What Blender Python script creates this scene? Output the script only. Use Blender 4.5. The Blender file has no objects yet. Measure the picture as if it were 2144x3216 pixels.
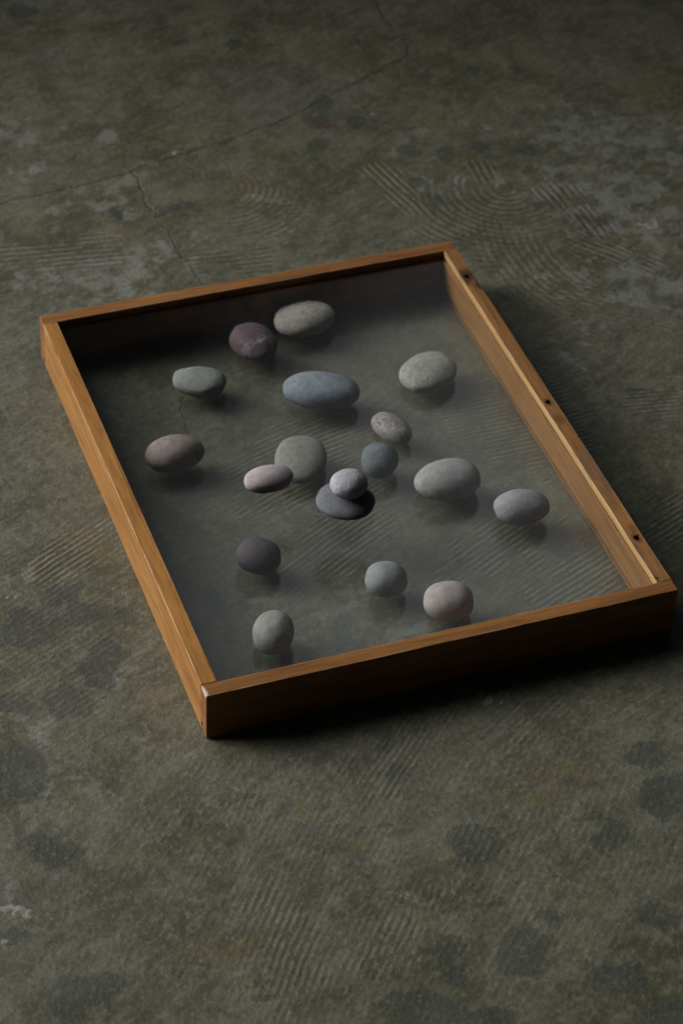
import bpy, bmesh, math, random
import numpy as np
from mathutils import Matrix, Vector, noise

scene = bpy.context.scene
COL = scene.collection

# ------------------------------------------------------------------ camera
cam_d = bpy.data.cameras.new('camera')
cam = bpy.data.objects.new('camera', cam_d)
COL.objects.link(cam)
cam.matrix_world = (Matrix.Translation((-0.384504, -1.248592, 1.362816))
                    @ Matrix.Rotation(math.radians(-21.00956), 4, 'Z')
                    @ Matrix.Rotation(math.radians(48.71977), 4, 'X')
                    @ Matrix.Rotation(math.radians(2.362486), 4, 'Z'))
cam_d.sensor_fit = 'VERTICAL'
cam_d.sensor_height = 36.0
cam_d.lens = 93.46
cam_d.clip_start = 0.05
cam_d.clip_end = 60
cam_d.dof.use_dof = True
cam_d.dof.focus_distance = 1.93
cam_d.dof.aperture_fstop = 9.0
scene.camera = cam

# ------------------------------------------------------------------ light
world = bpy.data.worlds.new('World')
scene.world = world
world.use_nodes = True
wb = world.node_tree.nodes['Background']
wb.inputs[0].default_value = (0.80, 0.92, 1.0, 1)
wb.inputs[1].default_value = 0.014

def area(name, loc, target, sx, sy, power, col, spread=180):
    d = bpy.data.lights.new(name, 'AREA')
    d.shape = 'RECTANGLE'
    d.size, d.size_y = sx, sy
    d.energy = power
    d.color = col
    d.spread = math.radians(spread)
    o = bpy.data.objects.new(name, d)
    COL.objects.link(o)
    o.location = loc
    o.rotation_euler = (Vector(target) - Vector(loc)).to_track_quat('-Z', 'Y').to_euler()
    return o

area('window_light', (-1.30, 1.02, 0.77), (0.06, 0.12, 0.0), 1.4, 1.15, 8.1, (1.0, 0.97, 0.93), 45)
# weak fill lamp added behind and above to lift the shadowed floor
area('back_fill_light', (-1.05, 1.70, 2.2), (0.25, 0.05, 0.0), 1.4, 1.4, 2.6, (0.96, 0.985, 1.0), 48)
# the dim skylight that the glass panes and the polished floor mirror
sky = area('skylight', (1.85, 3.15, 3.0), (1.85, 3.15, 0.0), 2.4, 1.5, 3.8, (0.95, 0.98, 1.0))
sky.rotation_euler = (0, 0, math.radians(45))

scene.view_settings.view_transform = 'Standard'
scene.view_settings.look = 'None'
scene.view_settings.exposure = 0.0
scene.view_settings.gamma = 1.0
scene.view_settings.use_curve_mapping = False
scene.render.engine = 'CYCLES'
scene.cycles.use_denoising = True
scene.cycles.use_adaptive_sampling = True
scene.cycles.adaptive_threshold = 0.012
scene.cycles.max_bounces = 6
scene.cycles.diffuse_bounces = 3
scene.cycles.glossy_bounces = 3
scene.cycles.transparent_max_bounces = 24
scene.cycles.caustics_reflective = False
scene.cycles.caustics_refractive = False

# ------------------------------------------------------------------ node helpers
class NT:
    def __init__(self, name):
        self.m = bpy.data.materials.new(name)
        self.m.use_nodes = True
        self.t = self.m.node_tree
        self.t.nodes.clear()
    def n(self, typ, **kw):
        nd = self.t.nodes.new(typ)
        for k, v in kw.items():
            setattr(nd, k, v)
        return nd
    def put(self, sock, v):
        if hasattr(v, 'is_output'):
            self.t.links.new(v, sock)
        elif v is not None:
            if isinstance(v, (tuple, list)) and len(v) == 3 and sock.type == 'RGBA':
                v = (*v, 1)
            sock.default_value = v
    def math(self, op, a, b=None, c=None, clamp=False):
        nd = self.n('ShaderNodeMath', operation=op, use_clamp=clamp)
        for i, v in enumerate((a, b, c)):
            if v is not None:
                self.put(nd.inputs[i], v)
        return nd.outputs[0]
    def add(self, a, b): return self.math('ADD', a, b)
    def mul(self, a, b): return self.math('MULTIPLY', a, b)
    def ss(self, v, lo, hi, a=0.0, b=1.0):
        nd = self.n('ShaderNodeMapRange', interpolation_type='SMOOTHSTEP')
        for i, x in enumerate((v, lo, hi, a, b)):
            self.put(nd.inputs[i], x)
        return nd.outputs[0]
    def mix(self, f, a, b, mode='MIX'):
        nd = self.n('ShaderNodeMix', data_type='RGBA', blend_type=mode)
        self.put(nd.inputs[0], f)
        self.put(nd.inputs[6], a)
        self.put(nd.inputs[7], b)
        return nd.outputs[2]
    def noise(self, vec, scale, detail=4.0, rough=0.55, dist=0.0):
        nd = self.n('ShaderNodeTexNoise')
        self.put(nd.inputs['Vector'], vec)
        for k, v in (('Scale', scale), ('Detail', detail), ('Roughness', rough), ('Distortion', dist)):
            self.put(nd.inputs[k], v)
        return nd.outputs[0]
    def vor(self, vec, scale, feature='F1'):
        nd = self.n('ShaderNodeTexVoronoi', feature=feature)
        self.put(nd.inputs['Vector'], vec)
        self.put(nd.inputs['Scale'], scale)
        return nd.outputs['Distance']
    def attr(self, name):
        return self.n('ShaderNodeAttribute', attribute_name=name).outputs['Fac']
    def coord(self, which='Object'):
        return self.n('ShaderNodeTexCoord').outputs[which]
    def mapv(self, vec, loc=(0, 0, 0), rot=(0, 0, 0), scale=(1, 1, 1)):
        nd = self.n('ShaderNodeMapping')
        self.put(nd.inputs['Vector'], vec)
        self.put(nd.inputs['Location'], loc)
        self.put(nd.inputs['Rotation'], rot)
        self.put(nd.inputs['Scale'], scale)
        return nd.outputs[0]
    def bump(self, h, strength, dist, normal=None):
        nd = self.n('ShaderNodeBump')
        self.put(nd.inputs['Height'], h)
        self.put(nd.inputs['Strength'], strength)
        self.put(nd.inputs['Distance'], dist)
        if normal is not None:
            self.put(nd.inputs['Normal'], normal)
        return nd.outputs[0]
    def out(self, sh):
        o = self.n('ShaderNodeOutputMaterial')
        self.t.links.new(sh, o.inputs[0])
        return self.m
    def pbr(self, col, rough, normal=None, spec=0.5, coat=None):
        b = self.n('ShaderNodeBsdfPrincipled')
        self.put(b.inputs['Base Color'], col)
        self.put(b.inputs['Roughness'], rough)
        self.put(b.inputs['Specular IOR Level'], spec)
        if normal is not None:
            self.put(b.inputs['Normal'], normal)
        if coat is not None:
            self.put(b.inputs['Coat Weight'], coat)
            self.put(b.inputs['Coat Roughness'], 0.25)
        return self.out(b.outputs[0])

# ------------------------------------------------------------------ the concrete floor
# patches on the slab: centre x, y and the two half-axes (metres on the floor)
STAIN = [(-0.0943, 0.1484, 0.0244, 0.0047, -0.0002, -0.0227), (-0.0478, 0.0953, 0.01, -0.015, -0.0153, -0.0197), (-0.0852, 0.0653, 0.0177, -0.0057, -0.0042, -0.0158), (-0.1363, 0.0148, 0.0273, -0.0088, -0.0066, -0.0262), (-0.1177, 0.0757, 0.0133, -0.0042, -0.0032, -0.0127), (-0.0625, 0.1751, 0.0195, -0.001, -0.0017, -0.0117), (-0.0465, 0.1478, 0.0324, -0.015, -0.0045, -0.0132), (-0.0617, 0.0284, 0.0013, -0.0004, -0.0005, -0.0018), (-0.1106, -0.0032, 0.0023, -0.0007, -0.0006, -0.0024), (-0.0758, -0.0187, 0.002, -0.0006, -0.0007, -0.0024), (-0.0562, 0.0144, 0.0038, -0.0012, -0.001, -0.0037), (-0.1371, -0.007, 0.0211, 0.001, -0.001, -0.0183), (-0.1293, -0.068, 0.016, -0.0052, -0.004, -0.0151), (-0.0344, -0.0717, 0.0045, -0.0015, -0.0026, -0.0086), (-0.0531, -0.0667, 0.0034, -0.0011, -0.0011, -0.0038), (-0.0147, -0.0957, 0.0042, -0.0014, -0.0015, -0.0049), (0.0106, -0.0608, 0.0037, -0.0012, -0.0013, -0.0039), (-0.1395, -0.191, 0.0263, -0.0025, -0.0021, -0.0157), (-0.155, -0.1952, 0.0119, -0.0039, -0.0027, -0.0101), (-0.0311, -0.2282, 0.0073, -0.0024, -0.0014, -0.0043), (-0.1735, -0.1329, 0.0121, -0.0039, -0.0018, -0.0071), (-0.0867, -0.0574, 0.0017, -0.0005, -0.0005, -0.0019), (-0.0681, -0.0625, 0.0014, -0.0005, -0.0005, -0.0017), (-0.0787, -0.1016, 0.0019, -0.0006, -0.0006, -0.0022), (-0.0033, -0.1035, 0.0015, -0.0005, -0.0006, -0.0019), (-0.0126, -0.1559, 0.0015, -0.0005, -0.0006, -0.0018), (-0.0579, -0.0568, 0.002, -0.0006, -0.0006, -0.0019), (-0.0414, -0.0537, 0.0016, 0.0014, 0.0006, -0.0013), (-0.0244, -0.057, 0.0021, 0.0012, 0.0003, -0.0012), (-0.0637, -0.1627, 0.0041, -0.0013, -0.0009, -0.0028), (0.0609, -0.0834, 0.0043, -0.0014, -0.002, -0.0057), (0.1443, -0.1501, 0.0184, -0.0059, -0.0073, -0.0183), (0.1629, -0.1395, 0.0114, -0.0037, -0.0016, -0.0041), (0.2305, -0.1528, 0.0108, -0.0035, -0.0018, -0.0041), (0.244, -0.1666, 0.0107, -0.0035, -0.0037, -0.0083), (0.2324, -0.1744, 0.0085, -0.0028, -0.0026, -0.0058), (0.0876, -0.2273, 0.0136, -0.0044, -0.0036, -0.0094), (0.1414, -0.2466, 0.0191, -0.0062, -0.008, -0.0194), (0.0879, -0.2501, 0.0094, -0.0031, -0.0045, -0.0117), (0.2363, -0.2484, 0.0152, -0.0049, -0.0051, -0.0111), (0.0637, -0.2701, 0.0266, -0.0087, -0.0056, -0.0147), (0.0964, -0.2863, 0.0239, -0.0078, -0.0039, -0.0097), (0.2105, -0.3216, 0.0214, -0.007, -0.0074, -0.016), (0.1583, -0.1903, 0.0025, -0.0008, -0.001, -0.0025), (0.1651, -0.2233, 0.0083, -0.0027, -0.0022, -0.0052), (0.1369, -0.2043, 0.0055, -0.0018, -0.001, -0.0024), (0.1767, -0.2657, 0.0118, -0.005, -0.0011, -0.0023), (0.1953, -0.2869, 0.0217, -0.007, -0.0066, -0.0148), (0.292, -0.1078, 0.0148, -0.0047, -0.0066, -0.0145), (0.2881, -0.1459, 0.0174, -0.0056, -0.0095, -0.0207), (0.1157, -0.0689, 0.008, -0.0026, -0.0025, -0.0068), (0.1127, -0.0459, 0.0073, -0.0023, -0.0015, -0.004), (0.3461, 0.7598, 0.011, -0.0033, -0.0059, -0.0171), (0.3373, 0.7282, 0.014, -0.0042, -0.0048, -0.014), (0.3673, 0.7192, 0.0101, -0.003, -0.005, -0.0139), (0.3215, 0.6926, 0.0123, -0.0037, -0.0045, -0.013), (0.1166, 0.6401, 0.0083, -0.0025, -0.002, -0.0071), (0.1767, 0.6324, 0.0093, -0.0028, -0.0022, -0.0071), (0.3012, 0.8788, 0.0091, -0.0027, -0.0027, -0.0084), (0.2744, 0.8743, 0.004, -0.0012, -0.0016, -0.0053), (0.275, 0.7933, 0.0043, -0.0013, -0.0016, -0.005), (0.2506, 0.9487, 0.0041, -0.0012, -0.0016, -0.0055), (0.1206, 0.9978, 0.0143, -0.0042, -0.0041, -0.016), (0.4683, 0.6465, 0.0074, -0.0022, -0.0035, -0.0088), (0.5072, 0.7722, 0.0056, -0.0017, -0.0026, -0.0066), (0.4407, 0.7386, 0.0032, -0.0009, -0.0016, -0.0043), (0.5036, 0.6264, 0.0174, -0.0052, -0.0041, -0.01), (0.4309, 0.6446, 0.0096, -0.0029, -0.0052, -0.0134), (0.4601, 0.7202, 0.0079, -0.0024, -0.0027, -0.007), (0.4033, 0.6566, 0.0096, -0.0029, -0.0044, -0.0118), (0.5054, 0.4987, 0.0056, -0.0017, -0.0021, -0.0049), (0.4502, 0.2759, 0.006, -0.0019, -0.0021, -0.0048), (0.4084, 0.4302, 0.0162, -0.005, -0.0048, -0.0117), (0.4004, 0.5819, 0.0081, -0.0098, -0.0032, -0.0051), (0.3857, 0.6098, 0.0076, -0.0023, -0.0037, -0.0098), (0.0716, 0.1317, 0.0023, -0.0007, -0.001, -0.003), (0.054, 0.1415, 0.0017, -0.0005, -0.0005, -0.0017), (0.041, 0.138, 0.002, -0.0006, -0.0005, -0.0017), (0.0607, 0.1375, 0.002, -0.0006, -0.0004, -0.0013), (0.0469, 0.1314, 0.0058, -0.0018, -0.0046, -0.0147), (0.0465, 0.0905, 0.0037, -0.0012, -0.0045, -0.0143), (0.1277, 0.0737, 0.0086, -0.0027, -0.0065, -0.0183), (0.1341, 0.0559, 0.0114, -0.0036, -0.0029, -0.008)]
PALE = [(0.5571, 0.5187, 0.0614, -0.0422, -0.0342, -0.0599), (0.5636, 0.6425, 0.0509, -0.0153, -0.0176, -0.0408), (0.6211, 0.6023, 0.0429, -0.0129, -0.0182, -0.04), (0.4951, 0.5735, 0.0343, -0.0104, -0.0108, -0.0258), (0.522, 0.4123, 0.0486, -0.0288, -0.0187, -0.0338), (0.5572, 0.4864, 0.0293, -0.0227, -0.0105, -0.0174), (0.583, 0.4962, 0.0193, -0.0132, -0.0104, -0.0178), (0.5358, 0.3845, 0.0209, -0.0123, -0.0086, -0.0152), (0.5025, 0.3882, 0.0337, -0.016, -0.0058, -0.0112), (0.4637, 0.4165, 0.0127, -0.0039, -0.003, -0.007), (0.4228, 0.4456, 0.01, -0.0031, -0.0024, -0.0059), (0.4234, 0.4076, 0.0126, -0.0039, -0.0034, -0.0081), (0.5381, 0.5348, 0.0246, -0.0075, -0.0062, -0.0143), (0.4529, 0.368, 0.0267, -0.0082, -0.0029, -0.0068), (0.4151, 0.345, 0.0228, -0.007, -0.0026, -0.0061), (0.4087, 0.3253, 0.0157, -0.0049, -0.003, -0.0071), (0.593, 0.5181, 0.0304, -0.0092, -0.013, -0.0284), (0.4802, 0.4214, 0.0272, -0.0129, -0.0043, -0.0086), (0.5907, 0.6498, 0.0272, -0.0038, -0.0053, -0.0138), (0.5164, 0.6414, 0.0117, -0.0035, -0.0028, -0.0068), (0.5688, 0.6506, 0.0098, -0.003, -0.0027, -0.0061), (0.6196, 0.6295, 0.0118, -0.0035, -0.0061, -0.0136), (0.474, 0.6771, 0.0117, -0.0035, -0.0034, -0.0086), (0.5451, 0.4975, 0.0189, -0.0176, -0.0109, -0.0171), (0.5494, 0.6622, 0.0079, -0.0024, -0.0044, -0.0103), (0.526, 0.5917, 0.0077, -0.0023, -0.0025, -0.0059), (0.3853, 0.6031, 0.0076, -0.0023, -0.0074, -0.0195), (0.408, 0.5963, 0.0208, -0.0063, -0.0044, -0.0114), (0.4084, 0.6702, 0.0077, -0.0023, -0.0077, -0.0204), (0.0855, 0.5579, 0.0643, -0.004, -0.0066, -0.0341), (0.1144, 0.5637, 0.0449, -0.0067, -0.0059, -0.0249), (0.0325, 0.5622, 0.0391, -0.012, -0.0048, -0.0183), (0.0718, 0.7904, 0.0306, -0.0092, -0.0054, -0.0211), (0.1437, 0.765, 0.0192, -0.0058, -0.0043, -0.0154), (0.1437, 0.765, 0.0115, -0.0035, -0.0029, -0.0105), (0.1919, 0.7166, 0.0142, -0.0007, -0.0014, -0.0062), (0.2382, 0.6333, 0.0093, -0.0028, -0.0021, -0.0065), (0.2537, 0.6179, 0.0112, -0.0034, -0.0032, -0.0097), (0.1319, 0.6799, 0.0328, 0.005, -0.003, -0.0234), (0.0691, 0.6563, 0.0166, -0.005, -0.0035, -0.013), (0.1689, 0.5741, 0.0218, -0.0067, -0.0029, -0.0093), (0.2486, 0.56, 0.011, -0.0034, -0.0042, -0.0125), (0.1013, 0.65, 0.0258, -0.0078, -0.0036, -0.013), (0.1364, 0.6394, 0.0166, -0.0051, -0.0028, -0.0097), (0.0578, 0.7757, 0.0095, -0.0029, -0.0021, -0.0084), (0.0643, 0.7294, 0.0169, -0.0051, -0.0035, -0.0136), (-0.0316, 0.0831, 0.0145, 0.006, 0.0013, -0.0126), (-0.0979, 0.1864, 0.0046, -0.0015, -0.0009, -0.0035), (-0.0775, 0.2076, 0.0198, 0.009, 0.0013, -0.0114), (-0.1221, 0.0522, 0.0175, -0.0056, -0.0032, -0.0125), (-0.0581, 0.1176, 0.0091, -0.0029, -0.0012, -0.0044), (-0.1283, 0.0031, 0.021, 0.0084, 0.0016, -0.0117), (-0.105, -0.0087, 0.0215, -0.0069, -0.0048, -0.0179), (-0.1662, -0.0923, 0.0096, -0.0031, -0.0018, -0.0073), (0.1076, 0.0938, 0.0108, -0.0006, -0.0027, -0.0127), (0.1766, 0.0628, 0.0309, -0.0019, -0.003, -0.0125), (0.0803, 0.0552, 0.0243, -0.0004, -0.0022, -0.0123), (0.1321, 0.1044, 0.0174, -0.0055, -0.0051, -0.0146), (0.0785, 0.1261, 0.0188, -0.0059, -0.0027, -0.0084), (0.2013, -0.0154, 0.0161, -0.01, -0.003, -0.0055)]
WARM = [(0.1089, 0.6129, 0.031, -0.0095, -0.0054, -0.019), (0.1583, 0.6048, 0.022, -0.0067, -0.0038, -0.0127), (0.2002, 0.7442, 0.0269, -0.0081, -0.0052, -0.0174), (0.1502, 0.7442, 0.0172, -0.0052, -0.003, -0.0104), (0.2778, 0.6908, 0.0229, -0.0069, -0.0045, -0.0136), (-0.0925, 0.1492, 0.0228, -0.0072, -0.0046, -0.018), (-0.1031, 0.1333, 0.0181, -0.0058, -0.0056, -0.0222), (-0.0627, 0.1554, 0.0107, -0.0034, -0.0024, -0.0091), (-0.0651, 0.2036, 0.014, -0.0044, -0.0031, -0.0117), (-0.0143, 0.0473, 0.0134, -0.0043, -0.0057, -0.0189), (-0.1098, 0.1197, 0.018, -0.0057, -0.0033, -0.0131), (0.4411, 0.6266, 0.0288, -0.0087, -0.0091, -0.0232), (0.621, 0.7986, 0.0227, -0.0067, -0.0096, -0.0225), (0.6553, 0.6936, 0.0442, -0.0132, -0.0144, -0.0319), (0.3697, 0.6408, 0.0229, -0.0069, -0.011, -0.0299), (0.4376, 0.6958, 0.0274, -0.0082, -0.0106, -0.0277), (-0.1473, -0.0825, 0.0166, -0.0054, -0.0024, -0.0093), (0.0369, -0.0841, 0.0214, -0.0069, -0.0039, -0.0114), (-0.0328, -0.1786, 0.0326, -0.0106, -0.0045, -0.0139), (0.2058, -0.13, 0.0231, -0.0074, -0.0055, -0.0132), (0.0779, -0.1328, 0.0169, -0.0055, -0.0054, -0.0147), (0.1871, -0.249, 0.0047, -0.0015, -0.0013, -0.0031), (0.1896, -0.2469, 0.0041, -0.0013, -0.0012, -0.0027), (0.5367, 0.4787, 0.0167, -0.0051, -0.0041, -0.0092), (0.2315, 0.6318, 0.0448, -0.0136, -0.0126, -0.039), (-0.0257, 0.2236, 0.0316, -0.0099, -0.0053, -0.0192), (0.2265, -0.1044, 0.0263, -0.0084, -0.0057, -0.0135), (0.1931, -0.1133, 0.0101, -0.0033, -0.0039, -0.0095)]
RED = [(-0.0378, 0.0253, 0.0065, -0.0021, -0.0025, -0.0086), (-0.036, 0.0179, 0.0088, -0.0028, -0.0036, -0.0123), (0.3365, 0.7261, 0.0117, -0.0035, -0.0024, -0.007)]
CRUST = [(-0.1628, -0.1108, 0.0137, -0.0066, -0.0018, -0.0053), (-0.1789, -0.134, 0.004, -0.0013, -0.0006, -0.0025), (0.2024, -0.0225, 0.0052, -0.0053, -0.0038, -0.0053), (0.2127, -0.0304, 0.0024, -0.0008, -0.0006, -0.0014), (0.2295, -0.0431, 0.004, -0.0018, -0.0005, -0.001), (0.1071, -0.1967, 0.0012, -0.0004, -0.0005, -0.0014), (0.1851, -0.1801, 0.0013, -0.0004, -0.0005, -0.0013), (0.1899, -0.1776, 0.001, -0.0003, -0.0005, -0.0011), (0.1905, 0.7152, 0.0042, -0.0013, -0.0014, -0.0048), (0.388, 0.7262, 0.0027, -0.0008, -0.0013, -0.0035), (-0.0969, 0.184, 0.0022, -0.0007, -0.0005, -0.0018), (-0.0772, 0.1011, 0.0015, -0.0005, -0.0003, -0.0013), (0.5609, 0.4853, 0.0112, -0.0034, -0.0042, -0.0092)]
CRACKS = [[(-0.0599, 0.6747), (0.0210, 0.6850), (0.0554, 0.6873), (0.0899, 0.6890), (0.1175, 0.6936), (0.1451, 0.6976), (0.1685, 0.7074), (0.1905, 0.7119), (0.2256, 0.7177), (0.2618, 0.7257), (0.2996, 0.7372), (0.3404, 0.7560), (0.3828, 0.7774), (0.4204, 0.7960), (0.4554, 0.8118)], [(0.4554, 0.8118), (0.4619, 0.8282), (0.4607, 0.8503), (0.4596, 0.8659), (0.4607, 0.8887), (0.4606, 0.9061), (0.4624, 0.9362), (0.4702, 0.9969)], [(0.1463, 0.6973), (0.1476, 0.6809), (0.1475, 0.6679), (0.1452, 0.6544), (0.1464, 0.6363), (0.1474, 0.6192), (0.1506, 0.6113), (0.1546, 0.6045), (0.1524, 0.5893), (0.1528, 0.5708), (0.1543, 0.5549), (0.1539, 0.5369), (0.1556, 0.5180), (0.1553, 0.4920), (0.1440, 0.4075), (0.1191, 0.3879), (0.0953, 0.3733), (0.0884, 0.3566), (0.0899, 0.3445), (0.0875, 0.3331), (0.0822, 0.2922)]]
COMBS = [(0.1087, 0.2508, 0.9196, 0.3929, 0.005, 1.25, 0, 0.8, 0.1612, 0.2675, 0.0745, 0.0293, 0.0003, -0.0471), (0.1045, 0.1415, 0.852, 0.5235, 0.005, 1.25, 1, 0.5, 0.168, 0.1731, 0.0676, 0.0403, 0.0055, -0.037), (0.2902, 0.2556, 0.9992, -0.0409, 0.005, 1.15, 1, -0.6, 0.3511, 0.2656, 0.0564, -0.0368, -0.035, -0.064), (0.2214, 0.125, 0.8931, 0.4499, 0.0052, 1.15, 0, 0, 0.2835, 0.1368, 0.0708, 0.0353, 0.0026, -0.0397), (0.2491, 0.0606, 0.9216, 0.388, 0.0052, 1.3, 1, 0, 0.3257, 0.0818, 0.0559, 0.0209, -0.001, -0.0442), (0.3185, 0.3783, 0.9949, -0.1013, 0.0034, 0.6, 0, 0, 0.3024, 0.377, 0.0419, -0.0129, -0.0084, -0.0222), (0.0338, 0.5817, 0.9919, -0.127, 0.0066, 1.19, 0, 0, 0.055, 0.5886, 0.0559, -0.0083, -0.006, -0.0282), (0.0456, 0.6881, 0.9929, -0.1188, 0.0066, 0.85, 1, 0, 0.0258, 0.6109, 0.0261, -0.0039, -0.0026, -0.0127), (-0.092, 0.2035, 0.8826, 0.4701, 0.005, 0.8, 0, 0, -0.0346, 0.2161, 0.0573, 0.0258, 0.0027, -0.0277), (0.0928, -0.0748, 0.7148, 0.6994, 0.0046, 0.49104, 0, 0, 0.1335, -0.0439, 0.0574, 0.0464, 0.0131, -0.0332), (0.2013, -0.0656, 0.8342, 0.5514, 0.0048, 0.43648, 1, 0, 0.2325, -0.0347, 0.0538, 0.0358, 0.0087, -0.0335), (-0.0381, -0.2318, 0.5782, 0.8159, 0.005, 0.38192, 0, 0, -0.0079, -0.1851, 0.0256, -0.0083, -0.0297, -0.0892), (-0.0211, -0.1135, 0.5599, 0.8285, 0.0046, 0.2728, 1, 0, 0.0021, -0.0797, 0.0435, 0.0497, 0.0223, -0.0326), (0.0402, -0.2122, 0.6553, 0.7554, 0.005, 0.38192, 0, 0, 0.0561, -0.202, 0.0298, 0.0309, 0.0187, -0.027), (0.089, -0.2204, 0.6165, 0.7874, 0.005, 0.32736, 1, 0, 0.1023, -0.1856, 0.0225, -0.0073, -0.0146, -0.0382), (0.4454, 0.2598, 0.9856, -0.1693, 0.005, 0.7, 0, 0, 0.4637, 0.2571, 0.0378, -0.0117, -0.0107, -0.0235), (0.3676, 0.0945, 0.9243, 0.3815, 0.005, 0.9, 1, 0, 0.4093, 0.1132, 0.0428, 0.016, -0.0014, -0.0274), (0.3519, 0.6314, 0.2218, -0.9751, 0.0066, 1.36, 0, 0, 0.3656, 0.6055, 0.0121, -0.0455, -0.0171, -0.017), (0.455, 0.6336, -0.0372, -0.9993, 0.0066, 1.02, 1, 0, 0.4535, 0.6081, 0.0062, -0.0255, -0.0201, -0.0193), (0.5059, 0.5485, 0.0729, -0.9973, 0.0066, 1.19, 0, 0, 0.5054, 0.5273, 0.0185, -0.0545, -0.0196, -0.0202), (0.5175, 0.4677, 0.5955, -0.8033, 0.0066, 1.02, 1, 0, 0.5196, 0.4534, 0.0383, -0.0467, -0.0169, -0.0236), (0.1721, 0.5461, 0.9932, -0.1167, 0.0066, 1.02, 1, 0, 0.1938, 0.5394, 0.0452, -0.0068, -0.0057, -0.0216), (-0.0017, 0.2476, 0.9376, 0.3476, 0.005, 0.4, 1, 0, 0.0093, 0.2495, 0.0209, 0.0044, -0.0007, -0.0149), (-0.0089, -0.2413, 0.5948, 0.8039, 0.0052, 0.2, 1, 0.3, 0.0267, -0.1371, 0.1451, -0.0469, -0.0525, -0.1537), (0.1381, -0.2517, 0.7041, 0.7101, 0.0054, 0.18, 0, -0.3, 0.1882, -0.1688, 0.1077, -0.0347, -0.0581, -0.1386), (-0.1174, 0.1283, 0.9084, 0.418, 0.005, 0.3, 1, 0, -0.0754, 0.139, 0.0608, -0.0193, -0.0355, -0.1344), (0.3236, -0.0119, 0.9403, 0.3404, 0.0052, 0.3, 0, 0, 0.3328, -0.0148, 0.0492, -0.0156, -0.0381, -0.0841), (0.4454, 0.3964, 0.8093, -0.5874, 0.006, 0.35, 1, 0.2, 0.4812, 0.3854, 0.0934, -0.0287, -0.0302, -0.0686), (0.2686, 0.5712, 0.9921, -0.1255, 0.006, 0.35, 1, 0.2, 0.2952, 0.5771, 0.0741, -0.0225, -0.0199, -0.057), (0.0103, 0.4921, 0.9997, 0.0237, 0.0055, 0.25, 0, 0, -0.0339, 0.4205, 0.0371, -0.0115, -0.0278, -0.11), (0.4616, 0.7515, 0.8892, -0.4575, 0.007, 0.25, 1, 0.2, 0.5071, 0.6982, 0.158, -0.0474, -0.0425, -0.1049), (0.1844, 0.8343, 0.9943, -0.1064, 0.007, 0.25, 0, 0.2, 0.1935, 0.7923, 0.1362, -0.0408, -0.0274, -0.093)]
ARCS = [(0.4639, 0.5757, 0.0074, 0.8, 1, 0.4123, 0.5414, 0.0399, -0.0482, -0.0396, -0.0606), (0.2151, 0.6511, 0.0064, 0.6, 0, 0.2364, 0.609, 0.0408, -0.0124, -0.0199, -0.061), (0.2214, 0.6709, 0.0064, 0.4, 0, 0.2157, 0.6726, 0.0226, -0.0068, -0.0104, -0.0333), (0.5881, 0.4739, 0.007, 0.6, 0, 0.4397, 0.4508, 0.0365, -0.0747, -0.0317, -0.0367), (0.4639, 0.5757, 0.0074, 0.5, 0, 0.4798, 0.5069, 0.0233, -0.0671, -0.0256, -0.0265)]

def field(blobs, X, Y):
    F = np.full(X.shape, -1.0)
    for (cx, cy, ux, uy, vx, vy) in blobs:
        det = ux * vy - uy * vx
        dx, dy = X - cx, Y - cy
        a = (dx * vy - dy * vx) / det
        b = (dy * ux - dx * uy) / det
        F = np.maximum(F, 1.0 - np.sqrt(a * a + b * b))
    return F

def signed_distance(poly, X, Y):
    best = np.full(X.shape, 9.0)
    sgn = np.ones(X.shape)
    for (x0, y0), (x1, y1) in zip(poly[:-1], poly[1:]):
        dx, dy = x1 - x0, y1 - y0
        L2 = dx * dx + dy * dy
        t = np.clip(((X - x0) * dx + (Y - y0) * dy) / L2, 0, 1)
        d = np.hypot(X - x0 - t * dx, Y - y0 - t * dy)
        s = np.where((X - x0) * dy - (Y - y0) * dx > 0, 1.0, -1.0)
        k = d < best
        best = np.where(k, d, best)
        sgn = np.where(k, s, sgn)
    return np.clip(best * sgn, -0.05, 0.05)

def axis(a, b, step, lo, hi):
    core = np.arange(a, b + step * 0.5, step)
    out, x, s = [], core[-1], step
    while x < hi:
        s *= 1.35
        x += s
        out.append(x)
    neg, x, s = [], core[0], step
    while x > lo:
        s *= 1.35
        x -= s
        neg.append(x)
    return np.concatenate([np.array(neg[::-1]), core, np.array(out)])

def perlin(x, y, seed):
    rng = np.random.RandomState(seed)
    ang = rng.rand(4096) * 2 * math.pi
    gx, gy = np.cos(ang), np.sin(ang)
    xi, yi = np.floor(x).astype(np.int64), np.floor(y).astype(np.int64)
    fx, fy = x - xi, y - yi
    u, v = fx * fx * fx * (fx * (fx * 6 - 15) + 10), fy * fy * fy * (fy * (fy * 6 - 15) + 10)
    def g(i, j):
        h = ((xi + i) * 73856093 ^ (yi + j) * 19349663 ^ (seed * 83492791)) & 4095
        return gx[h] * (fx - i) + gy[h] * (fy - j)
    n0 = g(0, 0) * (1 - u) + g(1, 0) * u
    n1 = g(0, 1) * (1 - u) + g(1, 1) * u
    return (n0 * (1 - v) + n1 * v) * 1.5

def fbm(x, y, scale, octaves, seed, gain=0.55):
    out, amp, tot = np.zeros(x.shape), 1.0, 0.0
    for k in range(octaves):
        out += amp * perlin(x * scale + 13.7 * k, y * scale - 7.3 * k, seed * 17 + k)
        tot += amp
        amp *= gain
        scale *= 2.03
    return out / tot * 1.6

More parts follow.
